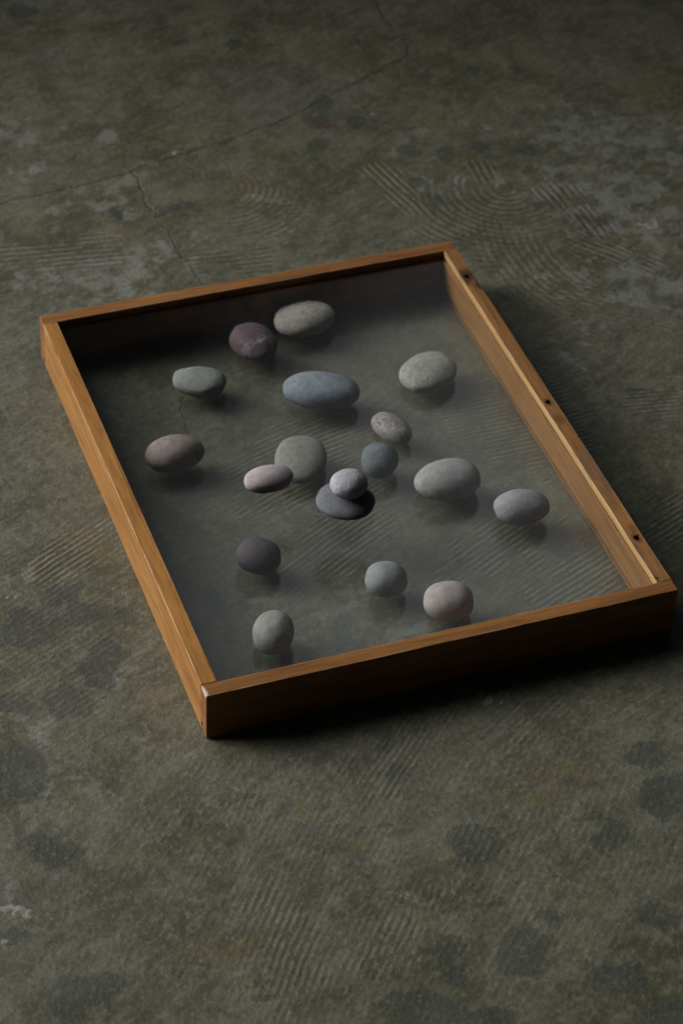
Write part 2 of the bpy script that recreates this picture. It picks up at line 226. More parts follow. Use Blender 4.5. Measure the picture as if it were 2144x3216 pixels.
def build_floor():
    xs = axis(-0.42, 0.95, 0.0025, -5.0, 6.0)
    ys = axis(-0.48, 1.22, 0.0025, -5.0, 7.0)
    X, Y = np.meshgrid(xs, ys)
    nx, ny = len(xs), len(ys)
    X, Y = X.ravel(), Y.ravel()
    Z = (0.0005 * np.sin(X * 9.1 + 1.3 * np.sin(Y * 7)) * np.sin(Y * 8.3 + 0.7)
         + 0.00025 * np.sin(X * 31 + 2 * np.sin(Y * 17)) * np.cos(Y * 27)) - 0.0008
    co = np.stack([X, Y, Z], 1).astype(np.float32)
    i = np.arange(nx * ny).reshape(ny, nx)
    quads = np.stack([i[:-1, :-1], i[:-1, 1:], i[1:, 1:], i[1:, :-1]], -1).reshape(-1, 4)
    me = bpy.data.meshes.new('floor')
    me.vertices.add(len(co))
    me.vertices.foreach_set('co', co.ravel())
    me.loops.add(quads.size)
    me.loops.foreach_set('vertex_index', quads.ravel().astype(np.int32))
    me.polygons.add(len(quads))
    me.polygons.foreach_set('loop_start', (np.arange(len(quads)) * 4).astype(np.int32))
    me.update(calc_edges=True)
    me.polygons.foreach_set('use_smooth', np.ones(len(quads), bool))
    def put(name, v):
        a = me.attributes.new(name, 'FLOAT', 'POINT')
        a.data.foreach_set('value', v.astype(np.float32))
    # mottling of the slab, and patch edges that wander
    wx = X + 0.020 * fbm(X, Y, 16, 5, 11) + 0.004 * fbm(X, Y, 110, 3, 14)
    wy = Y + 0.020 * fbm(X, Y, 16, 5, 12) + 0.004 * fbm(X, Y, 110, 3, 15)
    rag = fbm(X, Y, 60, 4, 13)
    big = fbm(X, Y, 5, 5, 1)
    mid = fbm(wx, wy, 15, 6, 2)
    mid2 = fbm(X, Y, 42, 5, 3)
    put('big', big)
    put('mid', mid)
    put('mid2', mid2)
    put('mid3', fbm(wx, wy, 95, 3, 61, 0.7))
    sx, sy = X + 0.36 * (wx - X) + 0.0035 * fbm(X, Y, 70, 4, 51), Y + 0.36 * (wy - Y) + 0.0035 * fbm(X, Y, 70, 4, 52)
    ca, sa = math.cos(math.radians(28)), math.sin(math.radians(28))
    put('streak', fbm((X * ca + Y * sa) * 0.16, (Y * ca - X * sa) + 0.15 * (wy - Y), 190, 4, 41))
    put('stain', field(STAIN, sx, sy) + 0.42 * rag + 0.22 * mid2)
    put('pale', field(PALE, wx, wy) * 0.8 + 1.1 * rag + 0.5 * mid2)
    put('warm', field(WARM, wx, wy) + 0.8 * rag)
    put('red', field(RED, wx, wy) + 0.4 * rag)
    put('crust', field(CRUST, X + 0.25 * (wx - X), Y + 0.25 * (wy - Y)))
    put('ring', fbm(X, Y, 70, 3, 21))
    put('wobble', fbm(X, Y, 22, 4, 22))
    for k, c in enumerate(CRACKS):
        d = signed_distance(c, X, Y)
        put('crack_%d' % k, np.where(Y < 0.45, d * 2.6, d) if k == 2 else d)
    # trowel comb: a phase and a strength, two layers
    mx, my = X + 0.8 * (wx - X), Y + 0.8 * (wy - Y)
    ph = [np.zeros(X.shape), np.zeros(X.shape)]
    mk = [np.zeros(X.shape), np.zeros(X.shape)]
    best = [np.full(X.shape, -1e3), np.full(X.shape, -1e3)]
    second = [np.full(X.shape, -1e3), np.full(X.shape, -1e3)]
    def lay(layer, F, phase, st):
        k = F > best[layer]
        second[layer] = np.where(k, best[layer], np.maximum(second[layer], F))
        best[layer] = np.where(k, F, best[layer])
        ph[layer] = np.where(k, phase, ph[layer])
        mk[layer] = np.where(k, np.clip(F * 1.8 + 0.2, 0, 1) * st, mk[layer])
    for (px, py, dx, dy, sp, st, layer, bend, cx, cy, ux, uy, vx, vy) in COMBS:
        s = -(X - px) * dy + (Y - py) * dx
        t = (X - px) * dx + (Y - py) * dy
        s = s + bend * t * t
        lay(int(layer), field([(cx, cy, ux, uy, vx, vy)], mx, my) + 0.5 * rag, 2 * math.pi * s / sp, st)
    for (px, py, sp, st, layer, cx, cy, ux, uy, vx, vy) in ARCS:
        r = np.hypot(X - px, Y - py)
        lay(int(layer), field([(cx, cy, ux, uy, vx, vy)], mx, my) + 0.5 * rag, 2 * math.pi * r / sp, st)
    for k in (0, 1):
        put('comb_phase_%d' % k, ph[k])
        put('comb_mask_%d' % k, mk[k] * np.clip((best[k] - second[k]) * 5, 0, 1))   # sweeps die out where two meet
    o = bpy.data.objects.new('floor', me)
    COL.objects.link(o)
    o['kind'] = 'structure'
    o['label'] = 'worn olive grey concrete floor with trowel ridges, cracks and stains'
    me.materials.append(floor_material())
    return o

def floor_material():
    N = NT('worn_concrete')
    P = N.coord('Object')
    big, mid, mid2 = N.attr('big'), N.attr('mid'), N.attr('mid2')
    fine = N.noise(P, 230, 3, 0.72)
    grit = N.noise(N.mapv(P, (1, 5, 2)), 520, 2, 0.6)
    f0 = N.math('SUBTRACT', fine, 0.5)
    # ground colour
    c = N.mix(N.ss(mid, -0.5, 0.5), (0.066, 0.064, 0.036), (0.102, 0.098, 0.060))
    c = N.mix(N.ss(big, -0.1, 0.5, 0.0, 0.75), c, (0.088, 0.087, 0.066))
    c = N.mix(N.ss(mid2, 0.0, 0.6, 0.0, 0.36), c, (0.142, 0.137, 0.102))
    c = N.mix(N.ss(mid2, 0.0, -0.6, 0.0, 0.34), c, (0.050, 0.048, 0.032))
    m3 = N.add(N.attr('mid3'), N.mul(f0, 1.4))
    c = N.mix(N.ss(m3, 0.05, 0.75, 0.0, 0.50), c, (0.150, 0.143, 0.108))
    c = N.mix(N.ss(m3, -0.05, -0.75, 0.0, 0.55), c, (0.044, 0.042, 0.028))
    streak = N.add(N.attr('streak'), N.mul(f0, 1.2))
    c = N.mix(N.ss(streak, 0.05, 0.7, 0.0, 0.40), c, (0.140, 0.134, 0.098))
    c = N.mix(N.ss(streak, -0.05, -0.7, 0.0, 0.45), c, (0.046, 0.044, 0.030))
    warm = N.ss(N.add(N.attr('warm'), N.mul(f0, 0.6)), 0.0, 0.8)
    c = N.mix(N.mul(warm, 0.50), c, (0.116, 0.092, 0.036))
    pale = N.ss(N.add(N.attr('pale'), N.add(N.mul(f0, 1.2), N.mul(N.attr('mid3'), 0.35))), -0.05, 1.0)
    c = N.mix(N.mul(pale, 0.52), c, (0.205, 0.208, 0.196))
    stain = N.ss(N.add(N.attr('stain'), N.mul(f0, 0.6)), 0.02, 0.15)
    c = N.mix(N.mul(stain, 0.70), c, (0.037, 0.041, 0.036))
    red = N.ss(N.add(N.attr('red'), N.mul(f0, 0.35)), 0.0, 0.5)
    c = N.mix(N.mul(red, 0.6), c, (0.085, 0.038, 0.024))
    crust = N.mul(N.ss(N.add(N.attr('crust'), N.mul(f0, 0.9)), 0.05, 0.20),
                  N.ss(N.math('ABSOLUTE', N.attr('ring')), 0.34, 0.05))
    c = N.mix(N.mul(crust, 0.62), c, (0.34, 0.33, 0.30))
    # scattered small pits
    pits = N.mul(N.ss(N.vor(N.mapv(P, (2, 1, 0)), 95), 0.20, 0.06), N.ss(mid2, 0.12, 0.4))
    c = N.mix(N.mul(pits, 0.6), c, (0.035, 0.034, 0.030))
    # trowel ridges
    wob = N.add(N.mul(N.attr('wobble'), 1.1), N.mul(f0, 1.3))
    brk = N.ss(N.add(N.add(mid2, N.attr('streak')), N.mul(f0, 2.2)), -0.95, 0.15)
    ridge = None
    for k in (0, 1):
        s = N.math('SINE', N.add(N.attr('comb_phase_%d' % k), wob))
        r = N.mul(s, N.mul(N.attr('comb_mask_%d' % k), brk))
        ridge = r if ridge is None else N.add(ridge, r)
    c = N.mix(N.ss(ridge, 0.0, 1.0, 0.0, 0.58), c, (0.170, 0.162, 0.128))
    c = N.mix(N.ss(ridge, 0.0, -1.0, 0.0, 0.66), c, (0.040, 0.038, 0.027))
    # cracks
    jit = N.add(N.mul(f0, 0.0045), N.mul(mid2, 0.0035))
    wv = N.ss(mid, -0.3, 0.3, 0.0006, 0.0013)
    d = N.math('MINIMUM', N.math('ABSOLUTE', N.add(N.attr('crack_0'), jit)), N.math('ABSOLUTE', N.add(N.attr('crack_1'), jit)))
    d = N.math('MINIMUM', d, N.math('ABSOLUTE', N.add(N.attr('crack_2'), jit)))
    crack = N.ss(N.math('DIVIDE', d, wv), 1.25, 0.35)
    c = N.mix(N.mul(crack, 0.58), c, (0.020, 0.018, 0.014))
    # grain
    c = N.mix(N.ss(grit, 0.46, 0.68, 0.0, 0.36), c, (0.04, 0.038, 0.028))
    c = N.mix(N.ss(fine, 0.52, 0.74, 0.0, 0.36), c, (0.19, 0.183, 0.155))
    c = N.mix(N.ss(fine, 0.46, 0.24, 0.0, 0.36), c, (0.042, 0.039, 0.030))
    h = N.add(N.mul(ridge, 0.22), N.mul(fine, 0.55))
    h = N.add(h, N.mul(grit, 0.22))
    h = N.add(h, N.mul(crack, -1.0))
    nrm = N.bump(h, 0.9, 0.0011)
    rough = N.ss(mid, -0.4, 0.4, 0.42, 0.62)
    return N.pbr(c, rough, nrm, 0.45)

build_floor()

# ------------------------------------------------------------------ the wooden case
W, L, H = 0.3612, 0.4580, 0.0426
T = 0.0118
Z_LOW = 0.0062           # top of the lower pane
Z_UP = 0.0368            # top of the upper pane

def wood(name, dark, mid, light, seed, weather=0.0, raw_inside=False, rough=0.42, scuff=None, knots=()):
    N = NT(name)
    P = N.coord('Object')
    Q = N.mapv(P, (seed, seed * 1.7, seed * 0.6))
    flow = N.noise(N.mapv(Q, scale=(5, 60, 60)), 1.0, 4, 0.6, 0.8)
    fib = N.noise(N.mapv(Q, scale=(28, 900, 900)), 1.0, 4, 0.65)
    pore = N.noise(N.mapv(Q, (3, 1, 2), scale=(55, 1900, 1900)), 1.0, 2, 0.5)
    fig = N.noise(N.mapv(Q, scale=(13, 120, 120)), 1.0, 5, 0.62, 0.4)
    c = N.mix(N.ss(flow, 0.30, 0.70), mid, light)
    c = N.mix(N.mul(N.ss(fig, 0.42, 0.72), 0.62), c, dark)
    c = N.mix(N.ss(fib, 0.42, 0.75, 0.0, 0.75), c, dark)
    c = N.mix(N.ss(pore, 0.60, 0.72, 0.0, 0.55), c, tuple(v * 0.4 for v in dark))
    sep = N.n('ShaderNodeSeparateXYZ')
    N.put(sep.inputs[0], P)
    r = N.ss(fib, 0.3, 0.7, rough - 0.06, rough + 0.12)
    if raw_inside:      # bare, unvarnished wood on the inner face
        raw = N.mix(N.ss(fib, 0.35, 0.7), (0.250, 0.122, 0.032), (0.130, 0.058, 0.015))
        raw = N.mix(N.mul(N.ss(flow, 0.5, 0.7), 0.5), raw, (0.100, 0.048, 0.017))
        inside = N.ss(sep.outputs[1], T - 0.0006, T - 0.0001)
        lip = N.ss(sep.outputs[2], 0.0360, 0.0375)
        raw = N.mix(lip, raw, N.mix(N.ss(flow, 0.3, 0.7), (0.39, 0.255, 0.118), (0.34, 0.195, 0.072)))
        c = N.mix(inside, c, raw)
        r = N.math('MAXIMUM', r, N.mul(inside, 0.6))
    if weather > 0:
        w1 = N.noise(N.mapv(Q, scale=(22, 90, 90)), 1.0, 6, 0.7, 0.5)
        ontop = N.ss(sep.outputs[2], H - 0.002, H - 0.0008)
        wv = N.mul(N.mul(N.ss(w1, 0.50, 0.66), weather), ontop)
        c = N.mix(wv, c, (0.075, 0.062, 0.048))
        w2 = N.noise(N.mapv(Q, (5, 5, 5), scale=(30, 160, 160)), 1.0, 5, 0.7)
        c = N.mix(N.mul(N.mul(N.ss(w2, 0.56, 0.7), 0.6 * weather), ontop), c, (0.22, 0.150, 0.080))
    # varnish rubbed off along the arrises: a worn line where a face is close to two sides at once
    def near(v, e, w):
        return N.ss(N.math('ABSOLUTE', N.math('SUBTRACT', v, e)), w, w * 0.25)
    top = near(sep.outputs[2], H, 0.0013)
    arris = N.mul(top, N.math('MAXIMUM', near(sep.outputs[1], 0.0, 0.0011), near(sep.outputs[1], T, 0.0011)))
    wear = N.mul(arris, N.ss(N.noise(N.mapv(Q, scale=(35, 300, 300)), 1.0, 3, 0.7), 0.40, 0.60))
    c = N.mix(N.mul(wear, 0.42), c, (0.50, 0.37, 0.23))
    if scuff is not None:
        ds = N.n('ShaderNodeVectorMath', operation='DISTANCE')
        N.t.links.new(N.mapv(P, scale=(1, 0.35, 1)), ds.inputs[0])
        ds.inputs[1].default_value = (scuff[0], scuff[1] * 0.35, scuff[2])
        sc = N.ss(N.add(ds.outputs['Value'], N.mul(N.math('SUBTRACT', fib, 0.5), 0.002)), 0.0026, 0.0016)
        c = N.mix(sc, c, (0.50, 0.43, 0.35))
    for (kx, ky, kr, ks) in knots:
        ds = N.n('ShaderNodeVectorMath', operation='DISTANCE')
        N.t.links.new(N.mapv(P, scale=(0.6, 1, 0.5)), ds.inputs[0])
        ds.inputs[1].default_value = (kx * 0.6, ky, H * 0.5)
        kk = N.ss(N.add(ds.outputs['Value'], N.mul(N.math('SUBTRACT', fig, 0.5), kr * 1.8)), kr, kr * 0.45)
        c = N.mix(N.mul(kk, ks), c, (0.035, 0.016, 0.008))
    nrm = N.bump(N.add(N.mul(fib, 0.6), N.mul(pore, -0.6)), 0.35, 0.0003)
    return N.pbr(c, r, nrm, 0.32)

PROFILE = [(0, 0), (T, 0), (T, 0.0029), (T - 0.0024, 0.0029), (T - 0.0024, 0.0065), (T, 0.0065), (T, 0.0108),
           (T + 0.0012, 0.0108), (T + 0.0012, 0.0350), (T - 0.0010, 0.0350), (T - 0.0010, 0.0370), (T, 0.0370), (T, H), (0, H)]

def bevel_all(bm, w, seg=2, angle=0.5):
    es = [e for e in bm.edges if len(e.link_faces) == 2 and e.calc_face_angle(0) > angle]
    bmesh.ops.bevel(bm, geom=es, offset=w, segments=seg, affect='EDGES', profile=0.5, clamp_overlap=True)

def rail_mesh(name, length, mat, seed, wave=0.00025):
    """Profile in local Y (0 outside, T inside) and Z, swept along local X."""
    bm = bmesh.new()
    n = 40
    rows = []
    for k in range(n + 1):
        x = length * k / n
        rows.append([bm.verts.new((x, y, z)) for (y, z) in PROFILE])
    m = len(PROFILE)
    for k in range(n):
        for j in range(m):
            bm.faces.new((rows[k][j], rows[k][(j + 1) % m], rows[k + 1][(j + 1) % m], rows[k + 1][j]))
    bm.faces.new(rows[0][::-1])
    bm.faces.new(rows[-1])
    bmesh.ops.recalc_face_normals(bm, faces=bm.faces)
    bevel_all(bm, 0.0005)
    for v in bm.verts:      # hand-planed: never quite straight
        f = noise.noise((v.co.x * 14 + seed, v.co.z * 20, seed))
        g = noise.noise((v.co.x * 11, v.co.y * 30, seed + 5.5))
        if v.co.y < 0.004:
            v.co.y += wave * f
        if v.co.z > H - 0.003:
            v.co.z += wave * g
    me = bpy.data.meshes.new(name)
    bm.to_mesh(me)
    bm.free()
    for p in me.polygons:
        p.use_smooth = False
    me.materials.append(mat)
    return me

def link(o, parent=None):
    COL.objects.link(o)
    if parent:
        o.parent = parent
    return o

case = bpy.data.objects.new('wooden_case', None)
case.empty_display_size = 0.05
link(case)
case['label'] = 'shallow wooden display case with glass panes lying on the concrete floor'
case['category'] = 'display case'

wood_gold = wood('varnished_wood_gold', (0.145, 0.055, 0.013), (0.300, 0.132, 0.030), (0.400, 0.195, 0.052), 1.3)
wood_front = wood('varnished_wood_red', (0.095, 0.036, 0.011), (0.205, 0.085, 0.022), (0.280, 0.128, 0.037), 4.1, scuff=(0.0, 0.0045, H - 0.0004))
wood_far = wood('varnished_wood_brown', (0.098, 0.037, 0.012), (0.205, 0.085, 0.024), (0.280, 0.128, 0.040), 7.7)
wood_right = wood('weathered_wood', (0.095, 0.039, 0.012), (0.215, 0.096, 0.028), (0.290, 0.140, 0.045), 2.9, weather=0.55, raw_inside=True, rough=0.5,
                  knots=[(0.394, 0.0055, 0.0085, 0.9), (0.380, 0.0012, 0.0060, 0.85), (0.2186, 0.0060, 0.0040, 0.7), (0.196, 0.006, 0.005, 0.45), (0.0496, 0.0052, 0.0042, 0.6), (0.060, 0.004, 0.004, 0.4), (0.004, 0.010, 0.0022, 0.9)])

def rail(length, mat, seed, loc, rz, label=None):
    o = bpy.data.objects.new('rail', rail_mesh('rail', length, mat, seed))
    link(o, case)
    o.location = loc
    o.rotation_euler = (0, 0, rz)
    if label:
        o['label'] = label
    return o

front = rail(W, wood_front, 1.0, (0, 0, 0), 0, 'reddish front rail with scuffed corner')
far = rail(W, wood_far, 2.0, (W, L, 0), math.pi, 'far rail with shaded inner face')
side = L - 2 * T - 0.0006
left = rail(side, wood_gold, 3.0, (0, L - T - 0.0003, 0), -math.pi / 2, 'golden varnished side rail')
right = rail(side, wood_right, 4.0, (W, T + 0.0003, 0), math.pi / 2, 'weathered side rail with three screw holes')

# three old screw holes bored in the weathered rail
def bore(o, holes):
    bm = bmesh.new()
    for (x, y, r) in holes:
        seg = 20
        lev = [(H + 0.002, r * 1.25), (H - 0.0003, r * 1.12), (H - 0.0016, r), (H - 0.014, r * 0.9)]
        rings = []
        for (z, rr) in lev:
            rings.append([bm.verts.new((x + rr * math.cos(2 * math.pi * a / seg) * (1 + 0.07 * math.sin(3 * a + x * 99)),
                                        y + rr * math.sin(2 * math.pi * a / seg) * (1 + 0.07 * math.cos(2 * a + x * 77)), z)) for a in range(seg)])
        for A, B in zip(rings[:-1], rings[1:]):
            for a in range(seg):
                bm.faces.new((A[a], B[a], B[(a + 1) % seg], A[(a + 1) % seg]))
        bm.faces.new(rings[0])
        bm.faces.new(rings[-1][::-1])
    bmesh.ops.recalc_face_normals(bm, faces=bm.faces)
    me = bpy.data.meshes.new('bore')
    bm.to_mesh(me)
    bm.free()
    tool = bpy.data.objects.new('bore', me)
    COL.objects.link(tool)
    tool.matrix_world = Matrix.Translation(o.location) @ o.rotation_euler.to_matrix().to_4x4()
    mod = o.modifiers.new('bore', 'BOOLEAN')
    mod.operation = 'DIFFERENCE'
    mod.solver = 'EXACT'
    mod.object = tool
    bpy.context.view_layer.update()
    dg = bpy.context.evaluated_depsgraph_get()
    new = bpy.data.meshes.new_from_object(o.evaluated_get(dg))
    o.modifiers.clear()
    old = o.data
    o.data = new
    bpy.data.objects.remove(tool)
    bpy.data.meshes.remove(me)
    bpy.data.meshes.remove(old)
    o.data.name = 'rail'

bore(right, [(0.4060 - T, 0.0062, 0.0023), (0.2304 - T, 0.0060, 0.0022), (0.0614 - T, 0.0052, 0.0025)])

def glass(name, tint, ior, rough, dust):
    N = NT(name)
    P = N.coord('Object')
    tr = N.n('ShaderNodeBsdfTransparent')
    N.put(tr.inputs[0], tint)
    gl = N.n('ShaderNodeBsdfGlossy')
    N.put(gl.inputs['Color'], (1, 1, 1))
    N.put(gl.inputs['Roughness'], rough)
    fr = N.n('ShaderNodeFresnel')
    N.put(fr.inputs[0], ior)
    mx = N.n('ShaderNodeMixShader')
    N.put(mx.inputs[0], fr.outputs[0])
    N.t.links.new(tr.outputs[0], mx.inputs[1])
    N.t.links.new(gl.outputs[0], mx.inputs[2])
    # one mirror image per pane: the inner side of each face only lets light through
    geo = N.n('ShaderNodeNewGeometry')
    k = N.mul(N.math('MULTIPLY', fr.outputs[0], 1.7), N.math('SUBTRACT', 1.0, geo.outputs['Backfacing']))
    N.put(mx.inputs[0], k)
    sh = mx.outputs[0]
    if dust > 0:
        f = N.mul(N.attr('dust'), dust)
        df = N.n('ShaderNodeBsdfDiffuse')
        N.put(df.inputs[0], (0.50, 0.52, 0.51))
        m2 = N.n('ShaderNodeMixShader')
        N.put(m2.inputs[0], f)
        N.t.links.new(sh, m2.inputs[1])
        N.t.links.new(df.outputs[0], m2.inputs[2])
        sh = m2.outputs[0]
    return N.out(sh)

def pane(z0, z1, ins, mat, label):
    bm = bmesh.new()
    a, b = T - ins, L - T + ins
    c, d = T - ins, W - T + ins
    bmesh.ops.create_cube(bm, size=1.0)
    for v in bm.verts:
        v.co = Vector((c + (v.co.x + 0.5) * (d - c), a + (v.co.y + 0.5) * (b - a), z0 + (v.co.z + 0.5) * (z1 - z0)))
    bevel_all(bm, 0.0003, 1)
    flat = [f for f in bm.faces if abs(f.normal.z) > 0.9]
    bmesh.ops.subdivide_edges(bm, edges=list({e for f in flat for e in f.edges}), cuts=70, use_grid_fill=True)
    me = bpy.data.meshes.new('glass_pane')
    bm.to_mesh(me)
    bm.free()
    n = len(me.vertices)
    co = np.empty(n * 3, np.float32)
    me.vertices.foreach_get('co', co)
    co = co.reshape(-1, 3)
    du = np.clip(fbm(co[:, 0], co[:, 1], 9, 4, 31) * 1.1 + 0.55, 0, 1.3) * np.clip(0.75 + fbm(co[:, 0] * 2.2, co[:, 1] * 0.6, 60, 3, 33) * 0.5, 0.3, 1.2)
    at = me.attributes.new('dust', 'FLOAT', 'POINT')
    at.data.foreach_set('value', du.astype(np.float32))
    me.materials.append(mat)
    o = bpy.data.objects.new('glass_pane', me)
    link(o, case)
    o['label'] = label
    return o

pane(0.0031, Z_LOW, 0.0018, glass('hazy_glass', (0.978, 0.985, 0.974), 1.5, 0.17, 0.017), 'hazy lower glass pane')
pane(0.0351, Z_UP, -0.0003, glass('clear_glass', (0.985, 0.992, 0.985), 1.3, 0.16, 0.006), 'clear upper glass pane')

# ------------------------------------------------------------------ the pebbles
def stone_mat(name, base, alt, seed, spot=None, spot_amt=0.0, spot_scale=420, pale=None, pale_amt=0.0,
              bump=0.45, grain=0.42, vein=None, rough=0.82):
    N = NT(name)
    P = N.mapv(N.coord('Object'), (seed, seed * 2.3, seed * 0.7))
    big = N.noise(P, 55, 4, 0.6, 0.4)
    mid = N.noise(P, 190, 5, 0.65)
    fine = N.noise(P, 520, 3, 0.7)
    c = N.mix(N.ss(big, 0.34, 0.68), base, alt)
    c = N.mix(N.ss(mid, 0.48, 0.74, 0.0, grain), c, tuple(min(1, v * 1.7) for v in base))
    c = N.mix(N.ss(mid, 0.50, 0.28, 0.0, grain), c, tuple(v * 0.55 for v in base))
    c = N.mix(N.ss(fine, 0.5, 0.75, 0.0, grain), c, tuple(min(1, v * 1.6) for v in base))
    c = N.mix(N.ss(fine, 0.46, 0.28, 0.0, grain), c, tuple(v * 0.5 for v in base))
    h = N.add(N.mul(mid, 0.7), N.mul(fine, 0.4))
    if spot is not None:
        v = N.vor(P, spot_scale)
        gate = N.ss(N.noise(N.mapv(P, (3, 3, 3)), spot_scale * 0.3, 2, 0.5), 0.42, 0.60)
        s = N.mul(N.ss(v, 0.42, 0.20), gate)
        c = N.mix(N.mul(s, spot_amt), c, spot)
        h = N.add(h, N.mul(s, -1.0 * spot_amt))
    if pale is not None:
        g = N.noise(N.mapv(P, (7, 1, 4)), 80, 6, 0.7, 0.6)
        c = N.mix(N.mul(N.ss(g, 0.55, 0.66), pale_amt), c, pale)
    if vein is not None:        # (plane normal, offset, half width, colour): a mineral seam or patch
        for (nv, off, hw, col) in vein:
            dt = N.n('ShaderNodeVectorMath', operation='DOT_PRODUCT')
            N.t.links.new(N.coord('Object'), dt.inputs[0])
            dt.inputs[1].default_value = nv
            d = N.math('ABSOLUTE', N.math('SUBTRACT', N.add(dt.outputs['Value'], N.mul(N.math('SUBTRACT', big, 0.5), hw * 3.0)), off))
            k = N.mul(N.ss(N.math('DIVIDE', d, hw), 1.0, 0.35), N.ss(N.noise(P, 260, 4, 0.7), 0.45, 0.58))
            c = N.mix(N.mul(k, 0.8), c, col)
    nrm = N.bump(h, bump, 0.0010)
    return N.pbr(c, rough, nrm, 0.3)

def pebble(label, data, mat, seed, sq=2.15, egg=0.0, flat=0.0, lump=0.06, skew=0.0, tilt=0.0, group=None):
    x, y, z0, a, b, c, yaw = data
    rnd = random.Random(int(seed * 1000))
    facets = []
    for k in range(5):
        nv = Vector((rnd.uniform(-1, 1), rnd.uniform(-1, 1), rnd.uniform(-0.2, 1))).normalized()
        facets.append((nv, rnd.uniform(0.72, 0.86), rnd.uniform(0.10, 0.30)))
    bm = bmesh.new()
    bmesh.ops.create_icosphere(bm, subdivisions=5, radius=1.0)
    for v in bm.verts:
        p = v.co.normalized()
        r = (abs(p.x) ** sq + abs(p.y) ** sq + abs(p.z) ** 2.05) ** (-1.0 / sq)
        q = p * r
        d = (noise.noise((p.x * 1.1 + seed, p.y * 1.1, p.z * 1.1)) * lump
             + noise.noise((p.x * 2.4, p.y * 2.4 + seed, p.z * 2.4)) * lump * 0.38
             + noise.noise((p.x * 6.0, p.y * 6.0, p.z * 6.0 + seed)) * lump * 0.09)
        q = q * (1 + d)
        for (nv, off, soft) in facets:      # worn flats
            t = q.dot(nv) - off
            if t > 0:
                q = q - nv * (soft * t * t / (t + 0.22))
        k = 1 + egg * q.x
        q.y *= k
        q.z *= 1 + 0.5 * egg * q.x
        q.y += skew * (1 - q.x * q.x)
        if flat > 0 and q.z > 0.3:
            q.z = 0.3 + (q.z - 0.3) * (1 - flat * 0.5)
        v.co = Vector((q.x * a, q.y * b, q.z * c))
    if tilt:
        bmesh.ops.rotate(bm, cent=(0, 0, 0), matrix=Matrix.Rotation(math.radians(tilt), 3, 'Y'), verts=bm.verts)
    # rest on its lowest point, centred on the measured outline
    if not tilt:
        for ax, half in ((0, a), (1, b), (2, c)):
            lo, hi = min(v.co[ax] for v in bm.verts), max(v.co[ax] for v in bm.verts)
            k = 2 * half / (hi - lo)
            for v in bm.verts:
                v.co[ax] *= k
    zmin = min(v.co.z for v in bm.verts)
    cx = (min(v.co.x for v in bm.verts) + max(v.co.x for v in bm.verts)) / 2
    cy = (min(v.co.y for v in bm.verts) + max(v.co.y for v in bm.verts)) / 2
    for v in bm.verts:
        v.co -= Vector((cx, cy, zmin))
    me = bpy.data.meshes.new('pebble')
    bm.to_mesh(me)
    bm.free()
    for f in me.polygons:
        f.use_smooth = True
    me.materials.append(mat)
    o = bpy.data.objects.new('pebble', me)
    link(o)
    o.location = (x, y, z0)
    o.rotation_euler = (0, 0, math.radians(yaw))
    o['label'] = label
    o['category'] = 'pebble'
    o['group'] = group or 'pebbles inside the case'
    return o

G0 = Z_LOW + 0.0001
G1 = Z_UP + 0.0001
pebble('flat beige oval pebble nearest the far rail', (0.2168, 0.4217, G0, 0.0264, 0.0192, 0.0105, 3.9),
       stone_mat('beige_stone', (0.275, 0.258, 0.232), (0.235, 0.220, 0.198), 1.1, (0.10, 0.09, 0.075), 0.5, 300, bump=0.5), 1.2, egg=-0.04, flat=0.3, lump=0.05)
pebble('maroon pebble with whitish mineral patches', (0.1669, 0.4026, G0, 0.0227, 0.0177, 0.012, -66.4),
       stone_mat('maroon_stone', (0.085, 0.052, 0.060), (0.062, 0.042, 0.052), 2.2, None, pale=(0.17, 0.13, 0.14), pale_amt=0.5,
                 vein=[((0.90, -0.35, 0.1), 0.0130, 0.0042, (0.20, 0.195, 0.215))], bump=0.5), 2.4, lump=0.08)
pebble('flat grey green pebble with a pale lower rim near the left rail', (0.1086, 0.3686, G0, 0.0218, 0.0167, 0.0092, -24.9),
       stone_mat('grey_green_stone', (0.185, 0.200, 0.190), (0.148, 0.162, 0.154), 3.3, None, pale=(0.25, 0.26, 0.25), pale_amt=0.45), 3.6, sq=2.15, egg=0.06, flat=0.6, lump=0.08, skew=-0.08)
pebble('long blue grey pebble, longest in the case', (0.1983, 0.3256, G0, 0.0311, 0.0185, 0.0125, -26.1),
       stone_mat('blue_grey_stone', (0.172, 0.201, 0.236), (0.138, 0.163, 0.196), 4.4, None, pale=(0.255, 0.245, 0.225), pale_amt=0.45, bump=0.45), 4.2, sq=2.25, lump=0.035)
pebble('pitted sandy grey pebble beside the right rail', (0.2913, 0.3259, G0, 0.0261, 0.0206, 0.0092, 28.0),
       stone_mat('sandy_stone', (0.258, 0.260, 0.238), (0.222, 0.224, 0.204), 5.5, (0.09, 0.09, 0.075), 0.5, 680, bump=0.7, grain=0.6), 5.4, sq=2.3, flat=0.4, lump=0.05)
pebble('small speckled granite pebble', (0.2374, 0.2671, G0, 0.0188, 0.0112, 0.0092, -64.8),
       stone_mat('granite_stone', (0.225, 0.208, 0.212), (0.190, 0.176, 0.180), 6.6, (0.030, 0.027, 0.030), 0.9, 620, bump=0.8, grain=0.9), 6.1, sq=2.3, flat=0.4, lump=0.05)
pebble('round slate blue pebble just in front of the small granite one', (0.2138, 0.2300, G0, 0.0147, 0.0162, 0.0122, -23.9),
       stone_mat('slate_blue_stone', (0.108, 0.122, 0.138), (0.088, 0.100, 0.114), 7.7, (0.04, 0.05, 0.055), 0.18, 330), 7.3, lump=0.04)
